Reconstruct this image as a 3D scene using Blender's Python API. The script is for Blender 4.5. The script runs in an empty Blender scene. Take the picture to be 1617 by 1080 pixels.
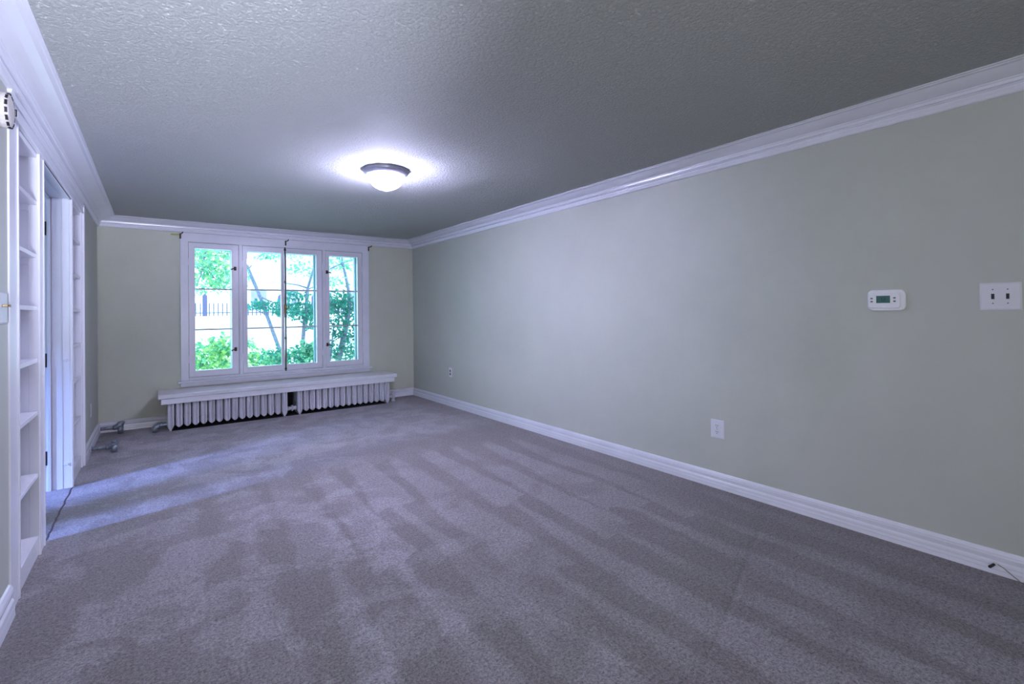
import bpy, bmesh, math, random
from mathutils import Vector, Matrix
random.seed(7)
C = bpy.context.scene.collection
SC = bpy.context.scene

# ------------------------------------------------------------------ camera
XR, XL, YB, ZC, YN = 3.03, -0.48, 6.476, 2.232, -2.2
cam = bpy.data.cameras.new('camera'); camo = bpy.data.objects.new('camera', cam); C.objects.link(camo)
th, ro, pi_ = 0.63617, -0.01214, 0.00788
F = Vector((math.sin(th)*math.cos(pi_), math.cos(th)*math.cos(pi_), math.sin(pi_)))
R = Vector((math.cos(th), -math.sin(th), 0)); U = R.cross(F)
R2 = R*math.cos(ro)+U*math.sin(ro); U2 = -R*math.sin(ro)+U*math.cos(ro)
m = Matrix((R2, U2, -F)).transposed().to_4x4(); m.translation = (0, 0, 1.2)
camo.matrix_world = m
cam.sensor_width = 36; cam.lens = 756.63/1617*36
cam.shift_x = (808.5-804.34)/1617; cam.shift_y = (485.49-540)/1617
cam.clip_start = 0.02; cam.clip_end = 300
SC.camera = camo

# ------------------------------------------------------------------ world, lights, exposure
w = bpy.data.worlds.new('world'); SC.world = w; w.use_nodes = True
w.node_tree.nodes['Background'].inputs[0].default_value = (0.58, 0.86, 1.0, 1)
w.node_tree.nodes['Background'].inputs[1].default_value = 3.9
SC.view_settings.view_transform = 'Standard'; SC.view_settings.look = 'None'
SC.view_settings.gamma = 1; SC.view_settings.use_curve_mapping = False
SC.view_settings.exposure = 0.18

def area(name, loc, target, sx, sy, power, col):
    l = bpy.data.lights.new(name, 'AREA'); l.shape = 'RECTANGLE'; l.size = sx; l.size_y = sy
    l.energy = power; l.color = col
    o = bpy.data.objects.new(name, l); C.objects.link(o); o.location = loc
    o.rotation_euler = (Vector(target)-Vector(loc)).to_track_quat('-Z', 'Y').to_euler()
    return o
# daylight at the windows of the neighbouring room, which spills through the doorway
def spot(name, loc, target, ang, power, col, rad=.12):
    l = bpy.data.lights.new(name, 'SPOT'); l.spot_size = math.radians(ang); l.spot_blend = 1.0; l.energy = power; l.color = col; l.shadow_soft_size = rad
    o = bpy.data.objects.new(name, l); C.objects.link(o); o.location = loc
    o.rotation_euler = (Vector(target)-Vector(loc)).to_track_quat('-Z', 'Y').to_euler()
    return o
# daylight at the windows of the neighbouring room, which spills through the doorway
area('daylight_far_window', (-6.4, 2.05, 3.5), (0.0, 4.15, 0.0), 0.16, 0.9, 1500, (0.20, 0.32, 1.0))
area('daylight_side_window', (-3.3, 4.9, 1.5), (-0.5, 4.0, 1.3), 1.0, 1.2, 12, (0.5, 0.7, 1.0))
# two unseen lamps added behind the viewer to brighten the left ceiling and wall
spot('added_ceiling_fill', (-0.25, -0.7, 0.9), (-0.42, 1.5, 2.23), 66, 700, (0.70, 0.75, 1.0))
area('added_rear_fill', (-0.1, -1.5, 0.9), (-0.6, 0.3, 1.5), 0.8, 1.0, 32, (1.0, 0.98, 0.98))

# ------------------------------------------------------------------ materials
def newmat(name):
    mt = bpy.data.materials.new(name); mt.use_nodes = True
    return mt, mt.node_tree.nodes, mt.node_tree.links, mt.node_tree.nodes['Principled BSDF']

def paint(name, col, rough=0.5, spec=0.5, nscale=40, namt=0.04, bump=0.0, bscale=200, metal=0.0, coat=0.0):
    mt, N, L, b = newmat(name)
    g = N.new('ShaderNodeNewGeometry')
    n = N.new('ShaderNodeTexNoise'); n.inputs['Scale'].default_value = nscale; n.inputs['Detail'].default_value = 4
    L.new(g.outputs['Position'], n.inputs['Vector'])
    r = N.new('ShaderNodeMapRange'); r.inputs[1].default_value = 0.3; r.inputs[2].default_value = 0.7
    r.inputs[3].default_value = 1-namt; r.inputs[4].default_value = 1+namt
    L.new(n.outputs['Fac'], r.inputs[0])
    v = N.new('ShaderNodeVectorMath'); v.operation = 'SCALE'; v.inputs[0].default_value = col
    L.new(r.outputs[0], v.inputs['Scale']); L.new(v.outputs[0], b.inputs['Base Color'])
    b.inputs['Roughness'].default_value = rough; b.inputs['Specular IOR Level'].default_value = spec
    b.inputs['Metallic'].default_value = metal; b.inputs['Coat Weight'].default_value = coat
    if bump:
        n2 = N.new('ShaderNodeTexNoise'); n2.inputs['Scale'].default_value = bscale; n2.inputs['Detail'].default_value = 3
        L.new(g.outputs['Position'], n2.inputs['Vector'])
        bp = N.new('ShaderNodeBump'); bp.inputs['Strength'].default_value = bump; bp.inputs['Distance'].default_value = 0.002
        L.new(n2.outputs['Fac'], bp.inputs['Height']); L.new(bp.outputs[0], b.inputs['Normal'])
    return mt

M = {}
M['trim'] = paint('white_gloss_paint', (0.79, 0.79, 0.865), 0.24, 0.5, 6, 0.015, 0.03, 25)
M['shelfpaint'] = paint('white_shelf_paint', (0.84, 0.84, 0.90), 0.24, 0.5, 8, 0.015)
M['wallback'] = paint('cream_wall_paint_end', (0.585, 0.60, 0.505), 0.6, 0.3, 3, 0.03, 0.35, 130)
M['plastic'] = paint('white_plastic', (0.72, 0.72, 0.76), 0.3, 0.5, 30, 0.01)
M['whiteplastic'] = paint('bright_white_plastic', (0.92, 0.92, 0.97), 0.3, 0.5, 30, 0.01)
M['agedplastic'] = paint('aged_white_plastic', (0.66, 0.62, 0.58), 0.35, 0.5, 60, 0.10)
M['radiator'] = paint('radiator_enamel', (0.62, 0.62, 0.69), 0.30, 0.5, 15, 0.02)
M['black'] = paint('black_hardware', (0.008, 0.008, 0.01), 0.4, 0.5, 40, 0.1)
M['dark'] = paint('dark_slot', (0.02, 0.018, 0.02), 0.6, 0.3, 40, 0.1)
M['bronze'] = paint('dark_bronze', (0.045, 0.032, 0.026), 0.35, 0.5, 60, 0.25, metal=0.6)
M['brass'] = paint('tarnished_brass', (0.24, 0.18, 0.10), 0.35, 0.5, 80, 0.2, metal=0.9)
M['steel'] = paint('galvanised_pipe', (0.30, 0.34, 0.40), 0.32, 0.5, 50, 0.3, 0.3, 120, metal=0.75)
M['nickel'] = paint('brushed_nickel', (0.34, 0.34, 0.42), 0.35, 0.5, 60, 0.05, metal=0.5)
M['gap'] = paint('radiator_shade_dark', (0.03, 0.03, 0.035), 0.9, 0.1, 20, 0.2)  # near-black standing in for the shade around the radiators
M['extframe'] = paint('frame_daylight_tint', (0.22, 0.37, 0.43), 0.6, 0.3, 20, 0.08)  # teal puts the green and blue outdoor light into the frame's colour
M['lcd'] = paint('lcd_green', (0.055, 0.15, 0.13), 0.2, 0.5, 60, 0.03)
M['lcdtext'] = paint('lcd_digit', (0.004, 0.012, 0.012), 0.4, 0.3, 60, 0.03)
M['button'] = paint('grey_button', (0.16, 0.15, 0.19), 0.5, 0.4, 60, 0.03)
M['tape'] = paint('yellow_masking_tape', (0.42, 0.44, 0.16), 0.7, 0.2, 60, 0.05)
M['sideroom'] = paint('neighbour_room_paint', (0.45, 0.50, 0.60), 0.7, 0.2, 4, 0.03)
M['bark'] = paint('bark', (0.17, 0.19, 0.27), 0.9, 0.1, 30, 0.3, 0.6, 60)
M['concrete'] = paint('pale_concrete', (0.85, 0.84, 0.85), 0.9, 0.1, 2, 0.1)
M['siding'] = paint('white_siding', (0.88, 0.88, 0.9), 0.8, 0.2, 2, 0.05)
M['roof'] = paint('pale_roof_shingle', (0.50, 0.50, 0.58), 0.9, 0.1, 6, 0.15)
M['farglass'] = paint('far_window_glass', (0.28, 0.28, 0.38), 0.15, 0.5, 2, 0.1)
M['iron'] = paint('iron_picket', (0.10, 0.10, 0.20), 0.6, 0.3, 20, 0.1)
M['wire'] = paint('grey_wire', (0.30, 0.27, 0.28), 0.5, 0.4, 60, 0.05)

def mat_wall():
    mt, N, L, b = newmat('cream_wall_paint')
    g = N.new('ShaderNodeNewGeometry')
    n = N.new('ShaderNodeTexNoise'); n.inputs['Scale'].default_value = 1.3; n.inputs['Detail'].default_value = 5
    L.new(g.outputs['Position'], n.inputs['Vector'])
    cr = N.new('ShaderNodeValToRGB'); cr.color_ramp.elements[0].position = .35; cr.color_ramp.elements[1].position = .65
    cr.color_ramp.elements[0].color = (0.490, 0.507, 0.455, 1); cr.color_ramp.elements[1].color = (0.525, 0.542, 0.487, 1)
    L.new(n.outputs['Fac'], cr.inputs[0]); L.new(cr.outputs[0], b.inputs['Base Color'])
    b.inputs['Roughness'].default_value = 0.5; b.inputs['Specular IOR Level'].default_value = 0.35
    n2 = N.new('ShaderNodeTexNoise'); n2.inputs['Scale'].default_value = 140; n2.inputs['Detail'].default_value = 3
    n3 = N.new('ShaderNodeTexNoise'); n3.inputs['Scale'].default_value = 5; n3.inputs['Detail'].default_value = 3
    L.new(g.outputs['Position'], n2.inputs['Vector']); L.new(g.outputs['Position'], n3.inputs['Vector'])
    # plaster joint: a soft vertical ridge with a wavering edge
    sx = N.new('ShaderNodeSeparateXYZ'); L.new(g.outputs['Position'], sx.inputs[0])
    def ridge(yc, wd, amp):
        a = N.new('ShaderNodeMath'); a.operation = 'MULTIPLY_ADD'; a.inputs[1].default_value = 0.05; a.inputs[2].default_value = -0.025-yc
        L.new(n3.outputs['Fac'], a.inputs[0])
        s = N.new('ShaderNodeMath'); s.operation = 'ADD'; L.new(sx.outputs['Y'], s.inputs[0]); L.new(a.outputs[0], s.inputs[1])
        ab = N.new('ShaderNodeMath'); ab.operation = 'ABSOLUTE'; L.new(s.outputs[0], ab.inputs[0])
        mr = N.new('ShaderNodeMapRange'); mr.interpolation_type = 'SMOOTHSTEP'
        mr.inputs[1].default_value = 0; mr.inputs[2].default_value = wd; mr.inputs[3].default_value = amp; mr.inputs[4].default_value = 0
        L.new(ab.outputs[0], mr.inputs[0]); return mr
    r1 = ridge(0.69, 0.02, .5); r2 = ridge(2.40, 0.06, .8)
    ad = N.new('ShaderNodeMath'); ad.operation = 'ADD'; L.new(r1.outputs[0], ad.inputs[0]); L.new(r2.outputs[0], ad.inputs[1])
    m1 = N.new('ShaderNodeMath'); m1.operation = 'MULTIPLY_ADD'; m1.inputs[1].default_value = 0.35
    L.new(n2.outputs['Fac'], m1.inputs[0]); L.new(ad.outputs[0], m1.inputs[2])
    m2 = N.new('ShaderNodeMath'); m2.operation = 'MULTIPLY_ADD'; m2.inputs[1].default_value = 2.5
    L.new(n3.outputs['Fac'], m2.inputs[0]); L.new(m1.outputs[0], m2.inputs[2])
    bp = N.new('ShaderNodeBump'); bp.inputs['Strength'].default_value = 0.6; bp.inputs['Distance'].default_value = 0.0015
    L.new(m2.outputs[0], bp.inputs['Height']); L.new(bp.outputs[0], b.inputs['Normal'])
    return mt
M['wall'] = mat_wall()

def mat_ceiling():
    mt, N, L, b = newmat('stippled_ceiling')
    g = N.new('ShaderNodeNewGeometry')
    b.inputs['Base Color'].default_value = (0.67, 0.685, 0.665, 1)
    b.inputs['Roughness'].default_value = 0.75; b.inputs['Specular IOR Level'].default_value = 0.15
    mp = N.new('ShaderNodeMapping'); L.new(g.outputs['Position'], mp.inputs[0])
    n1 = N.new('ShaderNodeTexNoise'); n1.inputs['Scale'].default_value = 70; n1.inputs['Detail'].default_value = 5; n1.inputs['Roughness'].default_value = .75
    L.new(mp.outputs[0], n1.inputs['Vector'])
    v1 = N.new('ShaderNodeTexVoronoi'); v1.feature = 'SMOOTH_F1'; v1.inputs['Scale'].default_value = 80; v1.inputs['Smoothness'].default_value = .6
    L.new(mp.outputs[0], v1.inputs['Vector'])
    n2 = N.new('ShaderNodeTexNoise'); n2.inputs['Scale'].default_value = 2.2; n2.inputs['Detail'].default_value = 4; n2.inputs['Distortion'].default_value = 1.2
    L.new(mp.outputs[0], n2.inputs['Vector'])
    cr = N.new('ShaderNodeMapRange'); cr.interpolation_type = 'SMOOTHSTEP'; cr.inputs[1].default_value = .36; cr.inputs[2].default_value = .70
    L.new(n1.outputs['Fac'], cr.inputs[0])
    a = N.new('ShaderNodeMath'); a.operation = 'MULTIPLY_ADD'; a.inputs[1].default_value = -.7; L.new(v1.outputs['Distance'], a.inputs[0]); L.new(cr.outputs[0], a.inputs[2])
    a2 = N.new('ShaderNodeMath'); a2.operation = 'MULTIPLY_ADD'; a2.inputs[1].default_value = 2.5; L.new(n2.outputs['Fac'], a2.inputs[0]); L.new(a.outputs[0], a2.inputs[2])
    bp = N.new('ShaderNodeBump'); bp.inputs['Strength'].default_value = 1.0; bp.inputs['Distance'].default_value = 0.0065
    L.new(a2.outputs[0], bp.inputs['Height']); L.new(bp.outputs[0], b.inputs['Normal'])
    return mt
M['ceiling'] = mat_ceiling()

def mat_carpet():
    mt, N, L, b = newmat('grey_cut_pile_carpet')
    g = N.new('ShaderNodeNewGeometry')
    def math_(op, a, bb=None, c=None):
        n = N.new('ShaderNodeMath'); n.operation = op
        for i, x in enumerate((a, bb, c)):
            if x is None: continue
            if isinstance(x, (int, float)): n.inputs[i].default_value = x
            else: L.new(x, n.inputs[i])
        return n.outputs[0]
    def noise(scale, detail=3, dist=0, vec=None, rough=.5):
        n = N.new('ShaderNodeTexNoise'); n.inputs['Scale'].default_value = scale; n.inputs['Detail'].default_value = detail
        n.inputs['Distortion'].default_value = dist; n.inputs['Roughness'].default_value = rough
        L.new(vec or g.outputs['Position'], n.inputs['Vector']); return n.outputs['Fac']
    def sstep(x, a, c, lo=0., hi=1.):
        n = N.new('ShaderNodeMapRange'); n.interpolation_type = 'SMOOTHSTEP'
        n.inputs[1].default_value = a; n.inputs[2].default_value = c; n.inputs[3].default_value = lo; n.inputs[4].default_value = hi
        L.new(x, n.inputs[0]); return n.outputs[0]
    sx = N.new('ShaderNodeSeparateXYZ'); L.new(g.outputs['Position'], sx.inputs[0]); X, Y = sx.outputs['X'], sx.outputs['Y']
    mp = N.new('ShaderNodeMapping'); mp.inputs['Scale'].default_value = (1.0, .35, 1); L.new(g.outputs['Position'], mp.inputs[0])
    stretch = mp.outputs[0]
    warp = noise(1.6, 3, 0, stretch)
    warp2 = noise(5, 2, 0)
    ragged = noise(38, 4, 0, None, .65)
    # vacuum passes, running along the room, about 0.28 m wide, tapering lighter wedges with ragged edges
    xx = math_('ADD', math_('MULTIPLY_ADD', warp, .26, X), math_('MULTIPLY', warp2, .07))
    xx = math_('ADD', xx, math_('MULTIPLY', Y, -.05))
    xx = math_('MULTIPLY_ADD', ragged, .05, xx)
    cell = math_('DIVIDE', xx, .285)
    fr = math_('FRACT', cell)
    rnd = N.new('ShaderNodeTexWhiteNoise'); rnd.noise_dimensions = '1D'; L.new(math_('FLOOR', cell), rnd.inputs['W'])
    taper = math_('MULTIPLY_ADD', math_('FRACT', math_('ADD', math_('DIVIDE', math_('MULTIPLY_ADD', warp, .8, math_('MULTIPLY', Y, -1)), 2.3), rnd.outputs['Value'])), .42, .08)   # wedge width changes along the pass
    d = math_('ABSOLUTE', math_('SUBTRACT', fr, .5))
    band = sstep(math_('SUBTRACT', taper, d), -.07, .07)
    band = math_('MULTIPLY', band, sstep(math_('MULTIPLY_ADD', warp2, .5, X), .2, 1.1, .30, 1.))
    patch = sstep(math_('MULTIPLY_ADD', ragged, .12, noise(2.0, 4, .3)), .40, .56)
    near = sstep(math_('MULTIPLY_ADD', noise(2.5, 2), .5, math_('MULTIPLY_ADD', X, .12, Y)), 4.1, 4.35, 1., 0.)   # passes end here; beyond, the pile lies light
    band = math_('MULTIPLY', math_('MULTIPLY', band, math_('MULTIPLY_ADD', patch, .7, .3)), near)
    blot = sstep(math_('MULTIPLY_ADD', ragged, .16, noise(2.8, 5, .5, None, .62)), .55, .65)
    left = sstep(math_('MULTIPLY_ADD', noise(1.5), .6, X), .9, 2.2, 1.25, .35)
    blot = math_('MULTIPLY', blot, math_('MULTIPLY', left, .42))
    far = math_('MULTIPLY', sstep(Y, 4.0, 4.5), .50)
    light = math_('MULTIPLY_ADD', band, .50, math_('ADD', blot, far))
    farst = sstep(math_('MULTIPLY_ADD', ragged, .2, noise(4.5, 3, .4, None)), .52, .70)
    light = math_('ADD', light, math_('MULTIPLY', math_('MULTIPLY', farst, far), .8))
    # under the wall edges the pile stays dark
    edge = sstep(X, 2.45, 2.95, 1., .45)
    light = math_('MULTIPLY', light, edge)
    fine = noise(300, 2, 0, None, .8); mid = noise(105, 3, 0, None, .75)
    cs = noise(48, 2, 0, None, .6)
    speck = math_('ADD', math_('MULTIPLY_ADD', math_('SUBTRACT', fine, .5), 2.4, 1.0), math_('MULTIPLY', math_('SUBTRACT', mid, .5), 3.0))
    speck = math_('ADD', speck, math_('MULTIPLY', math_('SUBTRACT', cs, .5), .95))
    k = math_('MULTIPLY', math_('MULTIPLY_ADD', light, .46, .84), speck)
    hue = N.new('ShaderNodeMix'); hue.data_type = 'RGBA'
    hue.inputs[6].default_value = (0.255, 0.225, 0.232, 1); hue.inputs[7].default_value = (0.285, 0.265, 0.295, 1)
    L.new(light, hue.inputs[0])
    v = N.new('ShaderNodeVectorMath'); v.operation = 'SCALE'; L.new(hue.outputs[2], v.inputs[0]); L.new(k, v.inputs['Scale'])
    L.new(v.outputs[0], b.inputs['Base Color'])
    b.inputs['Roughness'].default_value = 0.95; b.inputs['Specular IOR Level'].default_value = 0.1
    b.inputs['Sheen Weight'].default_value = 0.25; b.inputs['Sheen Roughness'].default_value = .5
    bp = N.new('ShaderNodeBump'); bp.inputs['Strength'].default_value = 0.9; bp.inputs['Distance'].default_value = 0.006
    L.new(math_('ADD', fine, math_('MULTIPLY', mid, .8)), bp.inputs['Height']); L.new(bp.outputs[0], b.inputs['Normal'])
    return mt
M['carpet'] = mat_carpet()

def mat_glass():
    mt, N, L, b = newmat('window_glass')
    N.remove(b); o = N['Material Output']
    t = N.new('ShaderNodeBsdfTransparent'); t.inputs[0].default_value = (.95, .98, .98, 1)
    gl = N.new('ShaderNodeBsdfGlossy'); gl.inputs['Roughness'].default_value = 0.02
    f = N.new('ShaderNodeFresnel'); f.inputs[0].default_value = 1.45
    mx = N.new('ShaderNodeMixShader'); L.new(f.outputs[0], mx.inputs[0]); L.new(t.outputs[0], mx.inputs[1]); L.new(gl.outputs[0], mx.inputs[2])
    L.new(mx.outputs[0], o.inputs[0]); return mt
M['glass'] = mat_glass()

def mat_leaf(name, col, tr):
    mt, N, L, b = newmat(name)
    N.remove(b); o = N['Material Output']
    g = N.new('ShaderNodeNewGeometry')
    n = N.new('ShaderNodeTexNoise'); n.inputs['Scale'].default_value = 9; L.new(g.outputs['Position'], n.inputs['Vector'])
    cr = N.new('ShaderNodeValToRGB'); cr.color_ramp.elements[0].position = .35; cr.color_ramp.elements[1].position = .65
    cr.color_ramp.elements[0].color = (col[0]*.6, col[1]*.65, col[2]*.7, 1); cr.color_ramp.elements[1].color = (col[0]*1.3, col[1]*1.2, col[2]*1.1, 1)
    L.new(n.outputs['Fac'], cr.inputs[0])
    d = N.new('ShaderNodeBsdfDiffuse'); L.new(cr.outputs[0], d.inputs[0])
    t = N.new('ShaderNodeBsdfTranslucent'); L.new(cr.outputs[0], t.inputs[0])
    mx = N.new('ShaderNodeMixShader'); mx.inputs[0].default_value = tr
    L.new(d.outputs[0], mx.inputs[1]); L.new(t.outputs[0], mx.inputs[2]); L.new(mx.outputs[0], o.inputs[0]); return mt
M['leaf_bright'] = mat_leaf('bright_leaf', (0.50, 0.80, 0.36), .5)
M['leaf_mid'] = mat_leaf('mid_leaf', (0.19, 0.52, 0.33), .5)
M['leaf_dark'] = mat_leaf('dark_leaf', (0.06, 0.29, 0.24), .45)

def mat_emit(name, col, s):
    mt, N, L, b = newmat(name)
    b.inputs['Base Color'].default_value = (.8, .8, .85, 1); b.inputs['Roughness'].default_value = .3
    b.inputs['Emission Color'].default_value = (*col, 1)
    # the bulbs sit low in the bowl, so the glass is brightest at its bottom
    g = N.new('ShaderNodeNewGeometry'); sx = N.new('ShaderNodeSeparateXYZ'); L.new(g.outputs['Position'], sx.inputs[0])
    mr = N.new('ShaderNodeMapRange'); mr.inputs[1].default_value = ZC-.045; mr.inputs[2].default_value = ZC-.13
    mr.inputs[3].default_value = .30*s; mr.inputs[4].default_value = 1.5*s
    L.new(sx.outputs['Z'], mr.inputs[0]); L.new(mr.outputs[0], b.inputs['Emission Strength'])
    return mt
M['dome'] = mat_emit('lit_frosted_glass', (0.65, 0.64, 1.0), 290)

# ------------------------------------------------------------------ helpers
def bm_new(): return bmesh.new()
def box(bm, x0, x1, y0, y1, z0, z1, bev=0.0, seg=1):
    r = bmesh.ops.create_cube(bm, size=1)
    vs = r['verts']
    for v in vs:
        v.co = Vector(((x0+x1)/2+v.co.x*(x1-x0), (y0+y1)/2+v.co.y*(y1-y0), (z0+z1)/2+v.co.z*(z1-z0)))
    if bev:
        es = list({e for v in vs for e in v.link_edges})
        bmesh.ops.bevel(bm, geom=es, offset=bev, segments=seg, affect='EDGES', profile=.5)
def obj(name, bm, mat, parent=None, smooth=False, loc=None):
    bmesh.ops.recalc_face_normals(bm, faces=bm.faces)
    me = bpy.data.meshes.new(name); bm.to_mesh(me); bm.free()
    me.materials.append(M[mat] if isinstance(mat, str) else mat)
    if smooth:
        for p in me.polygons: p.use_smooth = True
    o = bpy.data.objects.new(name, me); C.objects.link(o)
    if parent is not None:
        o.parent = parent
        pw = parent.location.copy(); pp = parent.parent
        while pp is not None: pw += pp.location; pp = pp.parent
        me.transform(Matrix.Translation(-pw))
    return o
def boxo(name, b, mat, parent=None, bev=0.0, seg=1):
    bm = bm_new(); box(bm, *b, bev=bev, seg=seg); return obj(name, bm, mat, parent)
def thing(name, label, cat, loc=(0, 0, 0), group=None):
    o = bpy.data.objects.new(name, None); C.objects.link(o); o.location = loc; o.empty_display_size = .05
    o['label'] = label; o['category'] = cat
    if group: o['group'] = group
    return o
def tag(o, label, cat, group=None):
    o['label'] = label; o['category'] = cat
    if group: o['group'] = group
    return o
def struct(o, label, cat):
    o['kind'] = 'structure'; o['label'] = label; o['category'] = cat; return o
def sempty(name, label, cat, loc=(0, 0, 0)):
    o = bpy.data.objects.new(name, None); C.objects.link(o); o.location = loc
    return struct(o, label, cat)
def sweep(bm, prof, p0, p1, nrm, m0=0., m1=0.):
    """profile points (c, z) swept from p0 to p1; c goes along nrm; m0/m1 shift ends by c (mitres)"""
    p0 = Vector(p0); p1 = Vector(p1); nrm = Vector(nrm); d = (p1-p0).normalized()
    a, b = [], []
    for c, z in prof:
        a.append(bm.verts.new(p0+nrm*c+d*(c*m0)+Vector((0, 0, z)))); b.append(bm.verts.new(p1+nrm*c+d*(c*m1)+Vector((0, 0, z))))
    n = len(prof)
    for i in range(n):
        j = (i+1) % n; bm.faces.new((a[i], a[j], b[j], b[i]))
    bm.faces.new(a); bm.faces.new(b[::-1])
def lathe(bm, prof, center, axis='Z', n=32, flip=1):
    """prof: (r, h) list"""
    rings = []
    cx, cy, cz = center
    for r, h in prof:
        ring = []
        k = 1 if r < 1e-6 else n
        for i in range(k):
            a = 2*math.pi*i/n; x, y = r*math.cos(a), r*math.sin(a)
            if axis == 'Z': p = (cx+x, cy+y, cz+h)
            elif axis == 'X': p = (cx+h, cy+x, cz+y)
            else: p = (cx+x, cy+h, cz+y)
            ring.append(bm.verts.new(p))
        rings.append(ring)
    for A, B in zip(rings, rings[1:]):
        for i in range(n):
            j = (i+1) % n
            a0, a1 = A[i % len(A)], A[j % len(A)]; b0, b1 = B[i % len(B)], B[j % len(B)]
            vs = []
            for v in (a0, a1, b1, b0):
                if v not in vs: vs.append(v)
            if len(vs) > 2: bm.faces.new(vs)
    for ring in (rings[0], rings[-1]):
        if len(ring) > 2: bm.faces.new(ring)
def tube(bm, pts, rad, n=10, caps=True):
    pts = [Vector(p) for p in pts]
    rads = rad if isinstance(rad, (list, tuple)) else [rad]*len(pts)
    rings = []; up = None
    for i, p in enumerate(pts):
        t = (pts[min(i+1, len(pts)-1)]-pts[max(i-1, 0)]).normalized()
        if up is None:
            up = Vector((0, 0, 1)) if abs(t.z) < .9 else Vector((1, 0, 0))
        s = t.cross(up).normalized(); up = s.cross(t).normalized()
        rings.append([bm.verts.new(p+(s*math.cos(2*math.pi*k/n)+up*math.sin(2*math.pi*k/n))*rads[i]) for k in range(n)])
    for A, B in zip(rings, rings[1:]):
        for k in range(n): bm.faces.new((A[k], A[(k+1) % n], B[(k+1) % n], B[k]))
    if caps: bm.faces.new(rings[0][::-1]); bm.faces.new(rings[-1])

# ------------------------------------------------------------------ room shell
SR = -3.6     # far wall of the neighbouring room
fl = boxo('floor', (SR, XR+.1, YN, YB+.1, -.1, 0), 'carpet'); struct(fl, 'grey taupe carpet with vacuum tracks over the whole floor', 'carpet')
bm = bm_new()
pts = [(-0.478+random.uniform(-.004, .004), 3.50+i*.0526, 0.0006) for i in range(21)]
for a, b_ in zip(pts, pts[1:]):
    vs = [bm.verts.new((a[0]-.005, a[1], .0005)), bm.verts.new((a[0]+.005, a[1], .0005)), bm.verts.new((b_[0]+.005, b_[1], .0005)), bm.verts.new((b_[0]-.005, b_[1], .0005)),
          bm.verts.new((a[0], a[1], .003)), bm.verts.new((b_[0], b_[1], .003))]
    bm.faces.new((vs[0], vs[4], vs[5], vs[3])); bm.faces.new((vs[4], vs[1], vs[2], vs[5]))
M['seam'] = paint('carpet_seam', (0.10, 0.08, 0.085), .95, .1, 90, .2)
o = obj('carpet_seam', bm, 'seam', fl); o['label'] = 'dark seam in the carpet across the doorway'
ce = boxo('ceiling', (SR, XR+.1, YN, YB+.1, ZC, ZC+.12), 'ceiling'); struct(ce, 'low stippled off-white ceiling with rough plaster texture', 'ceiling')
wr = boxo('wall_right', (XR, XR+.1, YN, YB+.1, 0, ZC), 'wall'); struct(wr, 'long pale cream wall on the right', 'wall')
# back wall with window opening
WX0, WX1, WZ0, WZ1 = .299, 2.275, .49, 2.03
bm = bm_new(); T = .16
box(bm, XL-.1, WX0, YB, YB+T, 0, ZC); box(bm, WX1, XR, YB, YB+T, 0, ZC)
box(bm, WX0, WX1, YB, YB+T, 0, WZ0); box(bm, WX0, WX1, YB, YB+T, WZ1, ZC)
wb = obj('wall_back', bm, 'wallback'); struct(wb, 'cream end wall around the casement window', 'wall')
# left wall: near part, far part, strip above the built-in unit
UY0, DY0, DY1, UY1 = 2.76, 3.50, 4.55, 5.17
bm = bm_new(); WB = -.64
box(bm, WB, XL, YN, UY0, 0, ZC); box(bm, WB, XL, UY1, YB, 0, ZC); box(bm, WB, XL, UY0, UY1, 2.03, ZC)
wl = obj('wall_left', bm, 'wall'); struct(wl, 'cream wall on the left beside the white built-in shelves', 'wall')
wn = boxo('wall_near', (SR, XR+.1, YN-.1, YN, 0, ZC), 'wall'); struct(wn, 'cream wall behind the viewer', 'wall')
# neighbouring room (only its light and a sliver are seen); its far wall has window openings
bm = bm_new()
box(bm, SR-.1, SR, YN, 2.05, 0, ZC); box(bm, SR-.1, SR, 2.05, 3.9, 0, .5); box(bm, SR-.1, SR, 2.05, 3.9, 2.1, ZC); box(bm, SR-.1, SR, 3.9, YB, 0, ZC)
box(bm, SR-.12, SR+.02, 2.87, 2.99, .5, 2.1)
wsr = obj('wall_neighbour', bm, 'sideroom'); struct(wsr, 'wall of the room beyond the doorway', 'wall')
o = boxo('wall_neighbour_end', (SR, WB, YB-.3, YB, 0, ZC), 'sideroom'); struct(o, 'end wall of the room beyond the doorway', 'wall')

# ---- crown moulding
CR = [(0, 2.127), (.010, 2.127), (.017, 2.131), (.021, 2.139), (.021, 2.147), (.024, 2.152), (.024, 2.160), (.017, 2.165), (.017, 2.168), (.034, 2.171), (.036, 2.184),
      (.042, 2.186), (.044, 2.191), (.050, 2.192), (.060, 2.1945), (.074, 2.199), (.090, 2.2055), (.106, 2.2135), (.120, 2.221), (.137, 2.2225), (.140, 2.226), (.151, 2.227), (.151, ZC), (0, ZC)]
bm = bm_new(); sweep(bm, CR, (XL, YN, 0), (XL, YB, 0), (1, 0, 0), 0, -1)
struct(obj('trim_1', bm, 'trim'), 'wide white crown moulding along the left wall above the shelves', 'moulding')
bm = bm_new(); sweep(bm, CR, (XL, YB, 0), (XR, YB, 0), (0, -1, 0), 1, -1)
struct(obj('trim_2', bm, 'trim'), 'white crown moulding above the window on the end wall', 'moulding')
bm = bm_new(); sweep(bm, CR, (XR, YN, 0), (XR, YB, 0), (-1, 0, 0), 0, -1)
struct(obj('trim_3', bm, 'trim'), 'long white crown moulding along the right wall', 'moulding')
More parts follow.
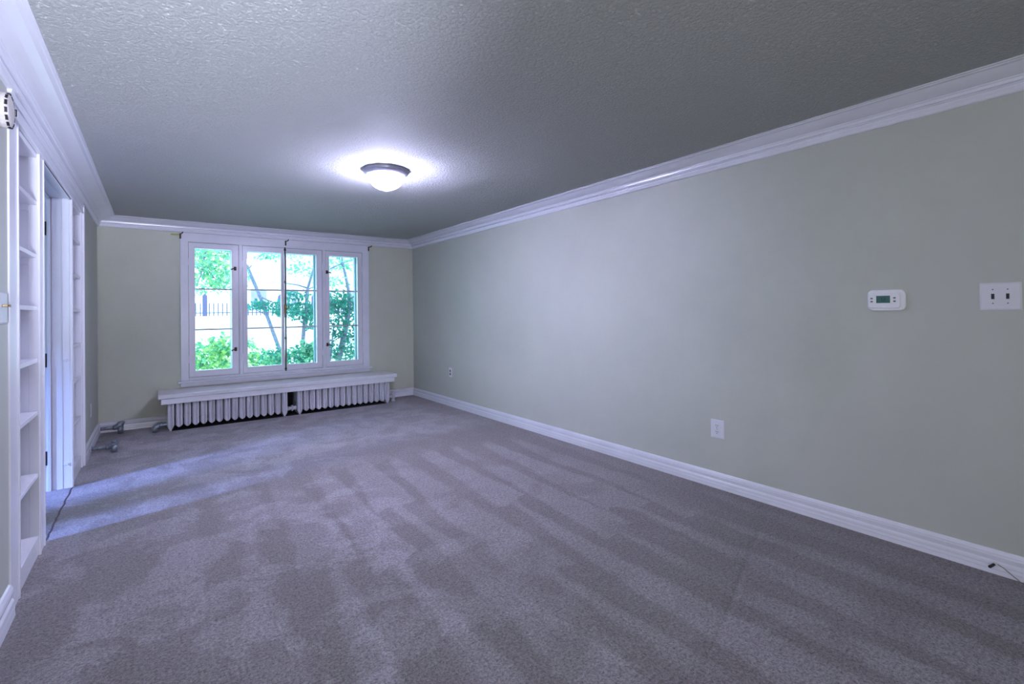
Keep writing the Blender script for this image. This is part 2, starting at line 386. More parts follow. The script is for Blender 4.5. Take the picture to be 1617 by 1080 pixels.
# ---- baseboards
def bprof(h):
    s = h/.104
    return [(0, 0), (.020, 0), (.018, .019*s), (.0195, .023*s), (.0165, .037*s), (.018, .041*s), (.0165, .050*s), (.010, .058*s), (.015, .078*s), (.013, .086*s), (.0145, .089*s), (.007, .101*s), (0, .104*s)]
def baseboard(name, label, segs, nrm, h, parent=None):
    e = sempty(name, label, 'baseboard', segs[0][0])
    for p0, p1, m0, m1 in segs:
        bm = bm_new(); sweep(bm, bprof(h), p0, p1, nrm, m0, m1); obj('board', bm, 'trim', e)
    return e
baseboard('baseboard_right', 'long white reeded baseboard along the right wall', [((XR, YB, 0), (XR, 2.473, 0), 1, 0), ((XR, 2.466, 0), (XR, .6055, 0), 0, 0), ((XR, .6050, 0), (XR, YN, 0), 0, 0)], (-1, 0, 0), .104)
baseboard('baseboard_back', 'white reeded baseboard on the end wall below the window', [((XL, YB, 0), (XR, YB, 0), 1, -1)], (0, -1, 0), .104)
baseboard('baseboard_left', 'white baseboard at the near end of the left wall', [((XL, YN, 0), (XL, 2.755, 0), 0, 0)], (1, 0, 0), .128)
baseboard('baseboard_left_far', 'white baseboard in the far left corner behind the pipes', [((XL, UY1+.002, 0), (XL, YB, 0), 0, -1)], (1, 0, 0), .110)

# ---- built-in unit: frieze, two bookcases, door frame
bm = bm_new(); box(bm, XL, -.466, UY0, UY1, 2.035, 2.180)
box(bm, XL, -.460, UY0, UY1, 2.082, 2.090); box(bm, XL, -.461, UY0, UY1, 2.028, 2.040, .002)
struct(obj('trim_4', bm, 'trim'), 'flat white frieze board above the bookcases and the doorway', 'trim')

def bookcase(name, label, y0, y1, oy0, oy1, near, fronty):
    t = thing(name, label, 'bookcase', (-.55, (y0+y1)/2, 0), 'built-in bookcases flanking the doorway')
    Xf, Xb = -.474, -.62
    boxo('back_panel', (Xb-.012, Xb, y0, y1, 0, 2.03), 'shelfpaint', t)
    for s, (a, b_) in enumerate(((y0, oy0+.0), (oy1, y1))):
        # side panel, its inner face a touch behind the stile so a joint line shows
        if s == 0: boxo('side_panel', (Xb, Xf-.022, y0+.002, oy0-.003, 0, 2.03), 'shelfpaint', t)
        else: boxo('side_panel', (Xb, Xf-.039, oy1+.004, y1-.002, 0, 2.03), 'shelfpaint', t)
        bm = bm_new(); box(bm, Xf-(.022 if s == 0 else .039), Xf, a, b_, 0, 2.028, .002)
        if near or s == 1: box(bm, Xf-.004, Xf+(.004 if near else .002), (oy0-.020 if s == 0 else oy1+.004), (oy0-.004 if s == 0 else oy1+.016), 0, 2.028, .0015)
        if not (near and s == 0):
            e = DY0 if near else (y0 if s == 0 else y1)
            box(bm, Xf-.004, Xf+.004, e-.018 if s else e+.004, e-.004 if s else e+.018, 0, 2.028, .0015)
        if not near and s == 1:
            box(bm, Xf-.002, -.458, y1-.036, y1, 0, 2.10, .003)
        obj('stile', bm, 'shelfpaint', t)
    for z in (1.775, 1.506, 1.244, .981, .716, .403):
        sh = boxo('shelf', (Xb, XL-.0005, oy0, oy1, z-.010, z+.010), 'shelfpaint', t, .0012)
        boxo('cleat', (Xb, XL-.030, oy1-.008, oy1+.003, z-.042, z-.0102), 'shelfpaint', sh)
    bm = bm_new(); box(bm, Xb, XL-.0005, oy0, oy1, .075, .098, .0012); box(bm, -.50, XL-.002, oy0, oy1, 0, .075)
    obj('base_shelf', bm, 'shelfpaint', t)
    boxo('top_rail', (Xb, XL, oy0, oy1, 2.005, 2.03), 'shelfpaint', t, .002)
    return t
bookcase('bookcase', 'tall narrow white built-in bookcase nearest the viewer, before the doorway', UY0, DY0-.001, 2.918, 3.365, True, 0)
bookcase('bookcase', 'white built-in bookcase beyond the doorway, nearer the window', DY1+.001, UY1, 4.635, 5.095, False, 0)

d = sempty('door_1', 'white panelled doorway between the two bookcases, open to a daylit room', 'doorway', (-.56, 4.0, 0))
def jamb(y, s):
    # s=-1: far jamb, its face looks towards -Y ; s=+1: near jamb
    bm = bm_new()
    def b(x0, x1, pr): 
        ya, yb = (y-pr, y+.0) if s < 0 else (y, y+pr)
        box(bm, x0, x1, ya, yb, 0, 2.03, .0012)
    b(-.485, -.474, .006); b(-.524, -.4855, .003); b(-.528, -.5245, .006); b(-.573, -.5285, .002); b(-.577, -.5735, .006)
    b(-.640, -.6005, .0015)
    return obj('jamb', bm, 'shelfpaint', d)
jamb(DY1, -1); jamb(DY0, 1)
bm = bm_new(); box(bm, -.6, -.582, DY1-.014, DY1, 0, 2.03, .002); obj('door_stop', bm, 'trim', d)
bm = bm_new(); box(bm, -.6, -.582, DY0, DY0+.014, 0, 2.03, .002); obj('door_stop', bm, 'trim', d)
bm = bm_new(); box(bm, -.6, -.582, DY0+.0145, DY1-.0145, 2.014, 2.028, .002); obj('head_stop', bm, 'trim', d)
bm = bm_new(); box(bm, -.64, -.474, DY0+.001, DY1-.001, 2.028, 2.0295); box(bm, -.528, -.520, DY0+.007, DY1-.007, 2.022, 2.028, .002)
box(bm, -.490, -.478, DY0+.007, DY1-.007, 2.020, 2.028, .002); obj('head_jamb', bm, 'shelfpaint', d)
for z in (1.81, .90, .228):
    bm = bm_new(); box(bm, -.634, -.603, DY1-.005, DY1-.0016, z-.048, z+.048, .001); h = obj('hinge', bm, 'black', d)
    bm = bm_new(); tube(bm, [(-.6365, DY1-.008, z-.05), (-.6365, DY1-.008, z+.05)], .006, 8); obj('hinge_pin', bm, 'black', h)
for z in (.90, .175):
    bm = bm_new(); box(bm, -.520, -.500, DY1-.009, DY1-.003, z-.012, z+.004, .002); tube(bm, [(-.498, DY1-.010, z-.014), (-.498, DY1-.010, z+.004)], .004, 8)
    obj('painted_catch', bm, 'shelfpaint', d)

# ------------------------------------------------------------------ window
W = sempty('window_1', 'wide white casement window of four sashes on the end wall', 'window', (1.3, YB, 1.2))
yf = YB-.020
boxo('side_casing', (.223, .297, yf, YB-.0005, .466, 2.10), 'trim', W, .003)
boxo('side_casing', (2.277, 2.369, yf, YB-.0005, .466, 2.10), 'trim', W, .003)
boxo('head_casing', (.223, 2.369, yf-.001, YB-.0005, 2.024, 2.124), 'trim', W, .003)
bm = bm_new(); box(bm, .191, 2.392, YB-.055, YB-.0005, .442, .466, .005, 2); obj('window_stool', bm, 'trim', W)
boxo('apron', (.219, 2.369, YB-.020, YB-.0005, .400, .4415), 'trim', W, .002)
boxo('lower_rail', (.297, 2.277, yf+.004, YB+.05, .4665, .497), 'trim', W, .002)
for x0, x1 in ((.796, .832), (1.749, 1.787)):
    bm = bm_new(); box(bm, x0, x1, yf+.002, YB+.06, .497, 2.023, .002); box(bm, x0+.010, x1-.010, yf-.003, yf+.004, .497, 2.023, .002); obj('mullion', bm, 'trim', W)
# exterior frame: deep teal reveals behind the sashes
bm = bm_new()
for x0, x1 in ((.299, .352), (.727, .870), (1.684, 1.824), (2.227, 2.275)):
    box(bm, x0, x1, YB+.062, YB+T+.03, .49, 2.03)
box(bm, .299, 2.275, YB+.062, YB+T+.03, .49, .545); box(bm, .299, 2.275, YB+.062, YB+T+.03, 1.966, 2.03)
box(bm, 2.217, 2.227, YB+.10, YB+.12, .545, 1.966); box(bm, 1.674, 1.684, YB+.10, YB+.12, .545, 1.966)
obj('exterior_frame', bm, 'extframe', W)
SASH = [(.299, .794, .361, .722, 'R', 'L'), (.834, 1.296, .885, 1.258, None, 'L'), (1.308, 1.747, 1.318, 1.680, None, 'R'), (1.789, 2.275, 1.840, 2.215, 'L', 'R')]
zo0, zo1, zi0, zi1 = .501, 2.019, .571, 1.958
for k, (x0, x1, g0, g1, hs, hinge) in enumerate(SASH):
    bm = bm_new(); ya, yb = YB-.010, YB+.034
    x0 += .002; x1 -= .002; box(bm, x0, g0, ya, yb, zo0, zo1, .002); box(bm, g1, x1, ya, yb, zo0, zo1, .002)
    box(bm, g0-.001, g1+.001, ya+.0005, yb, zo0, zi0, .002); box(bm, g0-.001, g1+.001, ya+.0005, yb, zi1, zo1, .002)
    s = obj('sash', bm, 'trim', W)
    for i in (1, 2):
        z = zi0+(zi1-zi0)*i/3
        boxo('muntin', (g0+.0005, g1-.0005, ya+.010, yb-.012, z-.0095, z+.0095), 'trim', s, .002)
    for i in range(3):
        za = zi0+(zi1-zi0)*i/3+.010; zb = zi0+(zi1-zi0)*(i+1)/3-.010
        boxo('pane', (g0+.001, g1-.001, ya+.020, ya+.023, za, zb), 'glass', s)
    xh = x0+.001 if hinge == 'L' else x1-.001
    for z in (1.80, .70):
        bm = bm_new(); tube(bm, [(xh, ya-.004, z-.042), (xh, ya-.004, z+.042)], .0065, 8); obj('painted_hinge', bm, 'trim', s)
    if hs:
        for z in (1.742, .793):
            xc = .758 if hs == 'R' else 1.809; sg = -1 if hs == 'R' else 1
            bm = bm_new(); box(bm, xc-.014, xc+.014, ya-.007, ya-.0005, z-.022, z+.022, .003)
            lathe(bm, [(.009, 0), (.011, -.010), (.008, -.018), (0, -.020)], (xc, ya-.006, z), 'Y', 12)
            tube(bm, [(xc, ya-.020, z), (xc+sg*.022, ya-.030, z-.004), (xc+sg*.046, ya-.034, z-.014)], [.007, .006, .0075], 8)
            o = obj('casement_catch', bm, 'bronze', s, True); o['label'] = 'dark bronze casement catch'
bm = bm_new(); tube(bm, [(1.302, YB-.020, .492), (1.302, YB-.020, 2.03)], .0075, 10)
for z in (.52, .9, 1.6, 2.0): box(bm, 1.290, 1.314, YB-.024, YB-.0105, z-.012, z+.012, .002)
r = obj('bolt_rod', bm, 'bronze', W); r['label'] = 'dark full-height bolt rod between the middle sashes'
bm = bm_new(); box(bm, 1.288, 1.316, YB-.034, YB-.012, 1.20, 1.32, .004)
tube(bm, [(1.302, YB-.036, 1.262), (1.325, YB-.060, 1.268), (1.336, YB-.064, 1.300)], [.007, .008, .009], 8)
o = obj('rod_handle', bm, 'brass', r); o['label'] = 'brass rod handle'

for i, (x, lab, sg) in enumerate(((.226, 'small dark curtain rod bracket at the left top corner of the window', 1), (1.310, 'small dark curtain rod bracket above the middle of the window', 1), (2.366, 'small dark curtain rod bracket at the right top corner of the window', 1))):
    t = thing('curtain_bracket', lab, 'bracket', (x, YB-.021, 2.085), 'curtain brackets on the window head')
    boxo('bracket_plate', (x-.008, x+.008, YB-.026, YB-.0215, 2.052, 2.112), 'bronze', t, .001)
    bm = bm_new(); tube(bm, [(x, YB-.026, 2.102), (x+.012, YB-.075, 2.106), (x+.018, YB-.085, 2.110), (x+.020, YB-.090, 2.122)], .006, 8); obj('bracket_arm', bm, 'bronze', t)
o = boxo('masking_tape', (.140, .215, YB-.0012, YB-.0004, 2.088, 2.108), 'tape'); tag(o, 'small strip of yellow masking tape on the wall left of the window', 'tape')

# ------------------------------------------------------------------ radiator shelf
t = thing('radiator_shelf', 'long white wooden shelf over the radiators below the window', 'shelf', (1.3, 6.25, .288))
boxo('shelf_board', (.014, 2.585, 6.035, YB-.0005, .343, .388), 'shelfpaint', t, .008, 3)
bm = bm_new(); box(bm, .040, 2.555, 6.052, 6.072, .285, .3425, .002); box(bm, .040, .060, 6.072, YB-.025, .285, .3425, .001); box(bm, 2.535, 2.555, 6.072, YB-.025, .285, .3425, .001)
obj('apron_board', bm, 'shelfpaint', t)
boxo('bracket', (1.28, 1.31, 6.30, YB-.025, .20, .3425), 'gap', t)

# ------------------------------------------------------------------ radiators
def section_mesh(foot):
    """one cast-iron section: front ridges with a centre groove, pointed bottom, and a rounded back column"""
    bm = bm_new(); hw = .0316; y0 = 0; dep = .24
    zt, zs, za = .305, .058, .033
    # front silhouette (x,z), extruded with a ridged section along x
    xs = [-hw, -hw+.004, -.022, -.015, -.008, -.003, .003, .008, .015, .022, hw-.004, hw]
    ys = [.020, .006, .0, .0, .007, .012, .012, .007, .0, .0, .006, .018]
    def zb(x):
        if foot and abs(x) <= .009: return 0.0
        if foot: return .014+(zs-.014)*(abs(x)-.009)/(hw-.009)
        return za+(zs-za)*min(1, max(0, (abs(x)-.006)/(hw-.006)))
    if foot:
        xs = [-hw, -hw+.004, -.022, -.015, -.0091, -.009, -.003, .003, .009, .0091, .015, .022, hw-.004, hw]
        ys = [.018, .006, .0, .0, .006, .006, .012, .012, .006, .006, .0, .0, .006, .018]
    bot = [bm.verts.new((x, y, zb(x))) for x, y in zip(xs, ys)]
    top = [bm.verts.new((x, y+.002, zt-.006-(.016 if abs(x) > .030 else .006 if abs(x) > .021 else 0))) for x, y in zip(xs, ys)]
    bbk = [bm.verts.new((x*.9, dep if abs(x) > .02 else dep, zb(x))) for x in xs]
    tbk = [bm.verts.new((x*.9, dep, zt-.010)) for x in xs]
    n = len(xs)
    for i in range(n-1):
        bm.faces.new((bot[i], bot[i+1], top[i+1], top[i])); bm.faces.new((bbk[i+1], bbk[i], tbk[i], tbk[i+1]))
        bm.faces.new((top[i], top[i+1], tbk[i+1], tbk[i])); bm.faces.new((bot[i+1], bot[i], bbk[i], bbk[i+1]))
    bm.faces.new((bot[0], top[0], tbk[0], bbk[0])); bm.faces.new((bot[-1], bbk[-1], tbk[-1], top[-1]))
    bmesh.ops.recalc_face_normals(bm, faces=bm.faces)
    me = bpy.data.meshes.new('section'); bm.to_mesh(me); bm.free(); me.materials.append(M['radiator']); return me
sec, secf = section_mesh(False), section_mesh(True)
P = .0728; YR = 6.085
for x0, lab in ((.121, 'long white sixteen-section cast-iron radiator on the left under the window shelf'), (1.379, 'long white sixteen-section cast-iron radiator on the right under the window shelf')):
    t = thing('radiator', lab, 'radiator', (x0, YR, 0), 'cast-iron radiators under the window')
    for i in range(16):
        s = bpy.data.objects.new('section', secf if i in (0, 15) else sec); C.objects.link(s); s.parent = t; s.location = (i*P, 0, 0)
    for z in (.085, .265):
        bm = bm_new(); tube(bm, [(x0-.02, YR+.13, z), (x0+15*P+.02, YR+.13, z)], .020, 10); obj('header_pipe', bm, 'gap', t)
# coupling between the two
t = thing('pipe_coupling', 'short white threaded pipe coupling between the two radiators', 'pipe', (1.296, YR+.06, .075))
bm = bm_new(); xa = .121+15*P+.034; xb = 1.379-.034
tube(bm, [(xa, YR+.06, .080), (xb, YR+.06, .078)], .022, 14); obj('pipe', bm, 'radiator', t, True)
for x, wd, r in ((xa+.012, .010, .027), (xa+.044, .022, .037), (xa+.082, .012, .029), (xa+.108, .010, .032)):
    bm = bm_new(); lathe(bm, [(r*.9, 0), (r, .003), (r, wd-.003), (r*.9, wd)], (x, YR+.06, .079), 'X', 8); obj('nut', bm, 'radiator', t)
o = boxo('air_vent', (1.338, 1.3435, YR+.10, YR+.14, .15, .27), 'steel'); tag(o, 'small grey metal tab on the end of the right radiator, in the gap', 'vent')
# dark strips that paint in the shade behind and under the radiators
o = boxo('shade_strip_wall', (.11, 2.47, YB-.024, YB-.0205, .0, .34), 'gap'); struct(o, 'dark strip painting the shade on the wall behind the radiators', 'trim')
o = boxo('shade_strip_floor', (.125, 2.47, YR+.010, YB-.03, .0002, .003), 'gap'); struct(o, 'dark strip painting the shade on the floor under the radiators', 'trim')
# valve on the right
t = thing('radiator_valve', 'white radiator valve with pointed cap at the right end of the radiator', 'valve', (2.60, YR+.10, 0))
bm = bm_new(); lathe(bm, [(.022, 0), (.024, .004), (.024, .022), (.016, .028), (.015, .040), (.023, .046), (.026, .062), (.023, .080), (.015, .086)], (2.592, YR+.10, 0), 'Z', 16); obj('valve_body', bm, 'radiator', t, False)
bm = bm_new(); lathe(bm, [(.020, 0), (.026, .006), (.024, .016), (.012, .034), (.004, .044), (0, .046)], (2.592, YR+.10, .084), 'Z', 16); obj('valve_cap', bm, 'radiator', t, False)
bm = bm_new(); tube(bm, [(2.510, YR+.10, .070), (2.575, YR+.10, .062)], .016, 12); obj('inlet_pipe', bm, 'radiator', t)
# dark fitting at the left end
t = thing('radiator_elbow', 'dark metal elbow fitting at the left end of the radiator', 'pipe fitting', (.02, YR+.07, 0))
bm = bm_new(); tube(bm, [(-.012, YR+.07, 0), (-.012, YR+.07, .026), (-.004, YR+.07, .046), (.016, YR+.07, .058), (.036, YR+.07, .060)], [.028, .030, .031, .030, .027], 14); obj('elbow', bm, 'steel', t, True)
bm = bm_new(); lathe(bm, [(.020, 0), (.032, .002), (.032, .018), (.020, .020)], (.034, YR+.07, .061), 'X', 8); obj('nut', bm, 'steel', t)
bm = bm_new(); tube(bm, [(.05, YR+.07, .061), (.090, YR+.07, .063)], .018, 10); obj('pipe', bm, 'steel', t)

# ------------------------------------------------------------------ capped pipes in the far left corner
def pipe(y, x1, z, lab):
    t = thing('heating_pipe', lab, 'pipe', (x1, y, 0), 'bare heating pipes in the left corner')
    bm = bm_new(); tube(bm, [(XL+.0205, y, z), (x1-.055, y, z)], .0165, 14); obj('pipe', bm, 'steel', t, True)
    bm = bm_new(); pr = .021
    tube(bm, [(x1-.062, y, z), (x1-.05, y, z), (x1-.032, y, z+.004), (x1-.010, y, z+.020), (x1+.002, y-.004, z+.040)], [.021, .0245, .026, .031, .028], 14)
    obj('elbow', bm, 'steel', t, True)
    bm = bm_new(); lathe(bm, [(.012, -.008), (.028, -.008), (.031, 0), (.031, .010), (.024, .016), (.016, .013)], (x1+.003, y-.006, z+.040), 'Z', 14); obj('collar', bm, 'steel', t)
    bm = bm_new(); tube(bm, [(x1-.004, y, 0), (x1-.004, y, z+.012)], [.024, .027], 14); obj('riser', bm, 'steel', t, True)
    bm = bm_new(); lathe(bm, [(.018, 0), (.024, .001), (.024, .006), (.018, .007)], (XL+.0208, y, z), 'X', 16); obj('escutcheon', bm, 'trim', t)
pipe(5.50, -.295, .050, 'bare grey pipe with elbow rising from the carpet, nearer of the two by the bookcase')
pipe(6.32, -.290, .066, 'bare grey pipe with elbow along the end wall in the far left corner')

# ------------------------------------------------------------------ ceiling lamp
LX, LY = 1.350, 3.315
t = thing('ceiling_lamp', 'round flush ceiling lamp with a glowing frosted dome', 'lamp', (LX, LY, ZC))
bm = bm_new(); lathe(bm, [(.158, 0), (.166, -.003), (.166, -.008), (.158, -.011), (.160, -.015), (.155, -.023), (.142, -.036), (.129, -.045), (.119, -.045), (.119, -.004), (0, -.004)], (LX, LY, ZC-.0005), 'Z', 64)
obj('lamp_pan', bm, 'nickel', t, True)
bm = bm_new(); prof = [(.124*math.cos(a), -.044-.098*math.sin(a)) for a in [i*math.pi/2/14 for i in range(14)]]+[(0, -.140)]
lathe(bm, [(.124, -.034)]+prof, (LX, LY, ZC), 'Z', 48); obj('glass_dome', bm, 'dome', t, True)
bm = bm_new(); lathe(bm, [(.008, 0), (.012, -.003), (.012, -.010), (.007, -.015), (0, -.016)], (LX, LY, ZC-.1415), 'Z', 16); obj('finial', bm, 'nickel', t)

# ------------------------------------------------------------------ wall fittings
def rplate(name, label, cat, yc, zc, wd, ht, group=None, x=XR):
    t = thing(name, label, cat, (x, yc, zc), group)
    bm = bm_new(); vs = []
    s = -1 if x > 0 else 1
    for (o_, dx) in ((0, .0003), (0, .003), (.006, .006)):
        vs.append([bm.verts.new((x+s*dx, yc+sy*(wd/2-o_), zc+sz*(ht/2-o_))) for sy, sz in ((-1, -1), (1, -1), (1, 1), (-1, 1))])
    for A, B in zip(vs, vs[1:]):
        for i in range(4): bm.faces.new((A[i], A[(i+1) % 4], B[(i+1) % 4], B[i]))
    bm.faces.new(vs[0]); bm.faces.new(vs[-1]); obj('cover_plate', bm, 'plastic', t)
    return t
def outlet(yc, zc, wd, ht, label, mat='plastic', x=XR):
    t = rplate('wall_outlet', label, 'outlet', yc, zc, wd, ht, None, x)
    s = -1 if x > 0 else 1
    for k in (-1, 1):
        z = zc+k*.0195*ht/.115
        bm = bm_new(); lathe(bm, [(.0165, 0), (.0165, s*.0015), (.015, s*.0028), (0, s*.0028)], (x+s*.006, yc, z), 'X', 20); r = obj('socket', bm, mat, t)
        for dy, h in ((-.0062, .0085), (.0062, .0070)):
            boxo('slot', (x+s*.0087, x+s*.0091) if s > 0 else (x+s*.0091, x+s*.0087), 'dark', r) if False else None
            a, b_ = sorted((x+s*.0087, x+s*.0093)); boxo('slot', (a, b_, yc+dy-.0016, yc+dy+.0016, z+.002-h/2+.002, z+.004+h/2), 'dark', r)
        bm = bm_new(); lathe(bm, [(.0028, 0), (.0028, s*.0006), (0, s*.0006)], (x+s*.0087, yc, z-.008), 'X', 8); obj('ground_hole', bm, 'dark', r)
    bm = bm_new(); lathe(bm, [(.003, 0), (.0025, s*.001), (0, s*.001)], (x+s*.006, yc, zc), 'X', 10); obj('screw', bm, 'button', t)
    return t
outlet(1.768, .394, .092, .123, 'white double outlet low on the right wall, near the middle of the wall')
outlet(5.382, .428, .075, .118, 'white outlet with beige sockets far along the right wall near the corner', 'brass')
t = rplate('blank_plate', 'narrow white wall plate low on the left wall beyond the far bookcase', 'wall plate', 5.78, .345, .075, .118, None, XL)
bm = bm_new(); box(bm, XL+.0055, XL+.0070, 5.764, 5.796, .312, .378, .0005); obj('insert', bm, 'plastic', t)

t = rplate('switch_plate', 'white two-gang switch plate with black toggles at the right edge of the wall', 'light switch', .417, 1.240, .133, .122)
for dy in (-.0235, .0235):
    y = .417+dy
    boxo('toggle_slot', (XR-.0068, XR-.0058, y-.0052, y+.0052, 1.228, 1.252), 'black', t)
    bm = bm_new(); box(bm, XR-.016, XR-.0069, y-.0035, y+.0035, 1.232, 1.244, .0012); obj('toggle', bm, 'black', t)
    for z in (1.240-.031, 1.240+.031):
        bm = bm_new(); lathe(bm, [(.003, 0), (.0025, -.001), (0, -.001)], (XR-.0058, y, z), 'X', 10); obj('screw', bm, 'button', t)

t = thing('thermostat', 'white wall thermostat with green display reading 72', 'thermostat', (XR, .829, 1.233))
def rrect(bm, x0, x1, y0, y1, z0, z1, rad, n=5, inset=.003):
    rings = []
    for x, ins in ((x0, 0), (x1+inset*1.0, 0), (x1, inset)):
        ring = []
        r = rad-ins
        for cx, cz, a0 in ((y1-rad, z1-rad, 0), (y0+rad, z1-rad, 90), (y0+rad, z0+rad, 180), (y1-rad, z0+rad, 270)):
            for i in range(n+1):
                a = math.radians(a0+90*i/n); ring.append(bm.verts.new((x, cx+r*math.cos(a), cz+r*math.sin(a))))
        rings.append(ring)
    k = len(rings[0])
    for A, B in zip(rings, rings[1:]):
        for i in range(k): bm.faces.new((A[i], A[(i+1) % k], B[(i+1) % k], B[i]))
    bm.faces.new(rings[0][::-1]); bm.faces.new(rings[-1])
bm = bm_new(); rrect(bm, XR-.0003, XR-.016, .749, .909, 1.180, 1.286, .024); obj('base', bm, 'whiteplastic', t)
bm = bm_new(); rrect(bm, XR-.016, XR-.030, .768, .902, 1.192, 1.276, .014); obj('cover', bm, 'whiteplastic', t)
boxo('display', (XR-.0312, XR-.0295, .808, .866, 1.219, 1.256), 'lcd', t)
bm = bm_new()
def seg(yl, segs):      # yl = left edge as seen by the viewer (larger Y), digits 8 mm wide
    wdt, h, z0, k = .0095, .019, 1.228, .0018
    x0, x1 = XR-.0318, XR-.0312
    yr = yl-wdt; zm = z0+h/2; z1 = z0+h
    D = {'a': (yr, yl, z1-k, z1), 'd': (yr, yl, z0, z0+k), 'g': (yr, yl, zm-k/2, zm+k/2), 'f': (yl-k, yl, zm, z1), 'b': (yr, yr+k, zm, z1), 'e': (yl-k, yl, z0, zm), 'c': (yr, yr+k, z0, zm)}
    for s_ in segs: box(bm, x0, x1, *D[s_])
seg(.850, 'abc'); seg(.836, 'abged')
obj('digits', bm, 'lcdtext', t)
for y, z in ((.886, 1.243), (.886, 1.227), (.790, 1.244), (.790, 1.227)):
    bm = bm_new(); rrect(bm, XR-.0295, XR-.0318, y-.0055, y+.0055, z-.0038, z+.0038, .0036, 3, .0006); obj('button', bm, 'button', t)

# coax stub with wire at the right baseboard
t = thing('cable_stub', 'black coaxial cable plug with a thin wire sticking out of the right baseboard', 'cable', (XR-.03, .452, .036))
bm = bm_new(); tube(bm, [(XR-.012, .447, .047), (XR-.030, .455, .040), (XR-.048, .462, .036)], [.005, .006, .006], 8); obj('plug', bm, 'black', t)
bm = bm_new(); lathe(bm, [(.008, 0), (.008, -.004), (.005, -.006), (0, -.006)], (XR-.018, .447, .050), 'X', 10); obj('ferrule', bm, 'plastic', t)
bm = bm_new(); tube(bm, [(XR-.018, .440, .046), (XR-.026, .420, .040), (XR-.030, .395, .022), (XR-.034, .368, .004)], .0022, 6); obj('wire', bm, 'wire', t)

# smoke alarm, clip and switch on the near left wall
t = thing('smoke_alarm', 'round off-white smoke alarm high on the left wall beside the near bookcase', 'smoke alarm', (XL, 2.555, 1.985))
c = (XL, 2.598, 1.988)
bm = bm_new(); lathe(bm, [(.066, .0004), (.068, .003), (.068, .010), (.062, .012)], c, 'X', 40); obj('mounting_ring', bm, 'agedplastic', t, False)
bm = bm_new(); lathe(bm, [(.060, .012), (.066, .013), (.067, .030), (.060, .038), (.045, .042), (.020, .044), (0, .044)], c, 'X', 40); obj('housing', bm, 'agedplastic', t, True)
for k in range(14):
    a = 2*math.pi*(k+.5)/14
    bm = bm_new(); box(bm, -.0045, .0045, -.0095, .0095, -.0015, .0015)
    bmesh.ops.transform(bm, matrix=Matrix.Translation((c[0]+.0350, c[1]+.0636*math.cos(a), c[2]+.0636*math.sin(a))) @ Matrix.Rotation(a-math.pi/2, 4, 'X'), verts=bm.verts)
    obj('vent_slot', bm, 'dark', t)
t = thing('wall_clip', 'tiny brown-edged white clip on the bookcase corner beside the smoke alarm', 'clip', (-.47, 2.79, 2.035))
for e_ in ((-.4735, -.4705, 2.7635, 2.7655, 2.021, 2.049), (-.455, -.452, 2.7635, 2.7655, 2.021, 2.049), (-.4704, -.4551, 2.7635, 2.7655, 2.021, 2.024), (-.4704, -.4551, 2.7635, 2.7655, 2.046, 2.049)): boxo('clip_edge', e_, 'bronze', t)
boxo('clip_body', (-.4735, -.453, 2.766, 2.789, 2.023, 2.047), 'whiteplastic', t, .001)
t = rplate('switch_plate', 'white switch plate with brass toggle on the near left wall beside the bookcase', 'light switch', 2.665, 1.235, .115, .122, None, XL)
for dy in (-.023, .023):
    bm = bm_new(); box(bm, XL+.006, XL+.022, 2.665+dy-.004, 2.665+dy+.004, 1.240, 1.250, .001); o = obj('toggle', bm, 'brass', t); o['label'] = 'brass coloured toggle'

# ------------------------------------------------------------------ outdoors
def at(u, v, Y):
    """point on the sight line of pixel (u, v) at depth Y (used once to survey where the garden things stand)"""
    dv = F*756.63+R2*(u-804.34)+U2*(485.49-v); k = Y/dv.y
    return Vector((dv.x*k, Y, 1.2+dv.z*k))
GZ = -.6
g = boxo('ground', (-6, 40, YB+.6, 60, GZ-.2, GZ), 'concrete'); struct(g, 'pale sunlit yard outside the window', 'ground')

def leafcloud(name, mat, blobs, n, size, parent):
    """leaves scattered through ellipsoids (centre, radii)"""
    verts, faces = [], []
    tot = sum(b[1][0]*b[1][1]*b[1][2] for b in blobs)**1.0
    for c_, rr in blobs:
        k = max(1, int(n*rr[0]*rr[1]*rr[2]/tot))
        for _ in range(k):
            while True:
                p = Vector([random.uniform(-1, 1) for _ in range(3)])
                if p.length <= 1: break
            p = Vector(c_)+Vector((p.x*rr[0], p.y*rr[1], p.z*rr[2]))
            q = Matrix.Rotation(random.uniform(0, 6.28), 3, 'Z') @ Matrix.Rotation(random.uniform(-1.1, 1.1), 3, 'X') @ Matrix.Rotation(random.uniform(-.8, .8), 3, 'Y')
            s = size*random.uniform(.6, 1.3); w_ = s*.34
            i = len(verts)
            for l in ((0, 0, 0), (w_, s*.4, .12*s), (w_*.6, s*.75, .08*s), (0, s, -.05*s), (-w_*.6, s*.75, .08*s), (-w_, s*.4, .12*s)):
                verts.append(p+q @ Vector(l))
            faces += [(i, i+1, i+2, i+3), (i, i+3, i+4, i+5)]
    me = bpy.data.meshes.new(name); me.from_pydata([tuple(x) for x in verts], [], faces); me.materials.append(M[mat])
    o = bpy.data.objects.new(name, me); C.objects.link(o); o.parent = parent; o['kind'] = 'stuff'
    me.transform(Matrix.Translation(-parent.location)); return o
def tree(label, trunk, limbs, clouds, group=None, name='tree'):
    base = trunk[0][0].copy(); 
    t = thing(name, label, 'tree' if name == 'tree' else 'shrub', (base.x, base.y, GZ), group)
    bm = bm_new(); tube(bm, [p for p, r in trunk], [r for p, r in trunk], 8); obj('trunk', bm, 'bark', t, True)
    for pts in limbs:
        bm = bm_new(); k = len(pts)
        r0 = pts[0][1]; tube(bm, [p for p, r in pts], [r for p, r in pts], 6); obj('branch', bm, 'bark', t, True)
    for mat, blobs, n, s in clouds: leafcloud('foliage', mat, blobs, n, s, t)
    return t
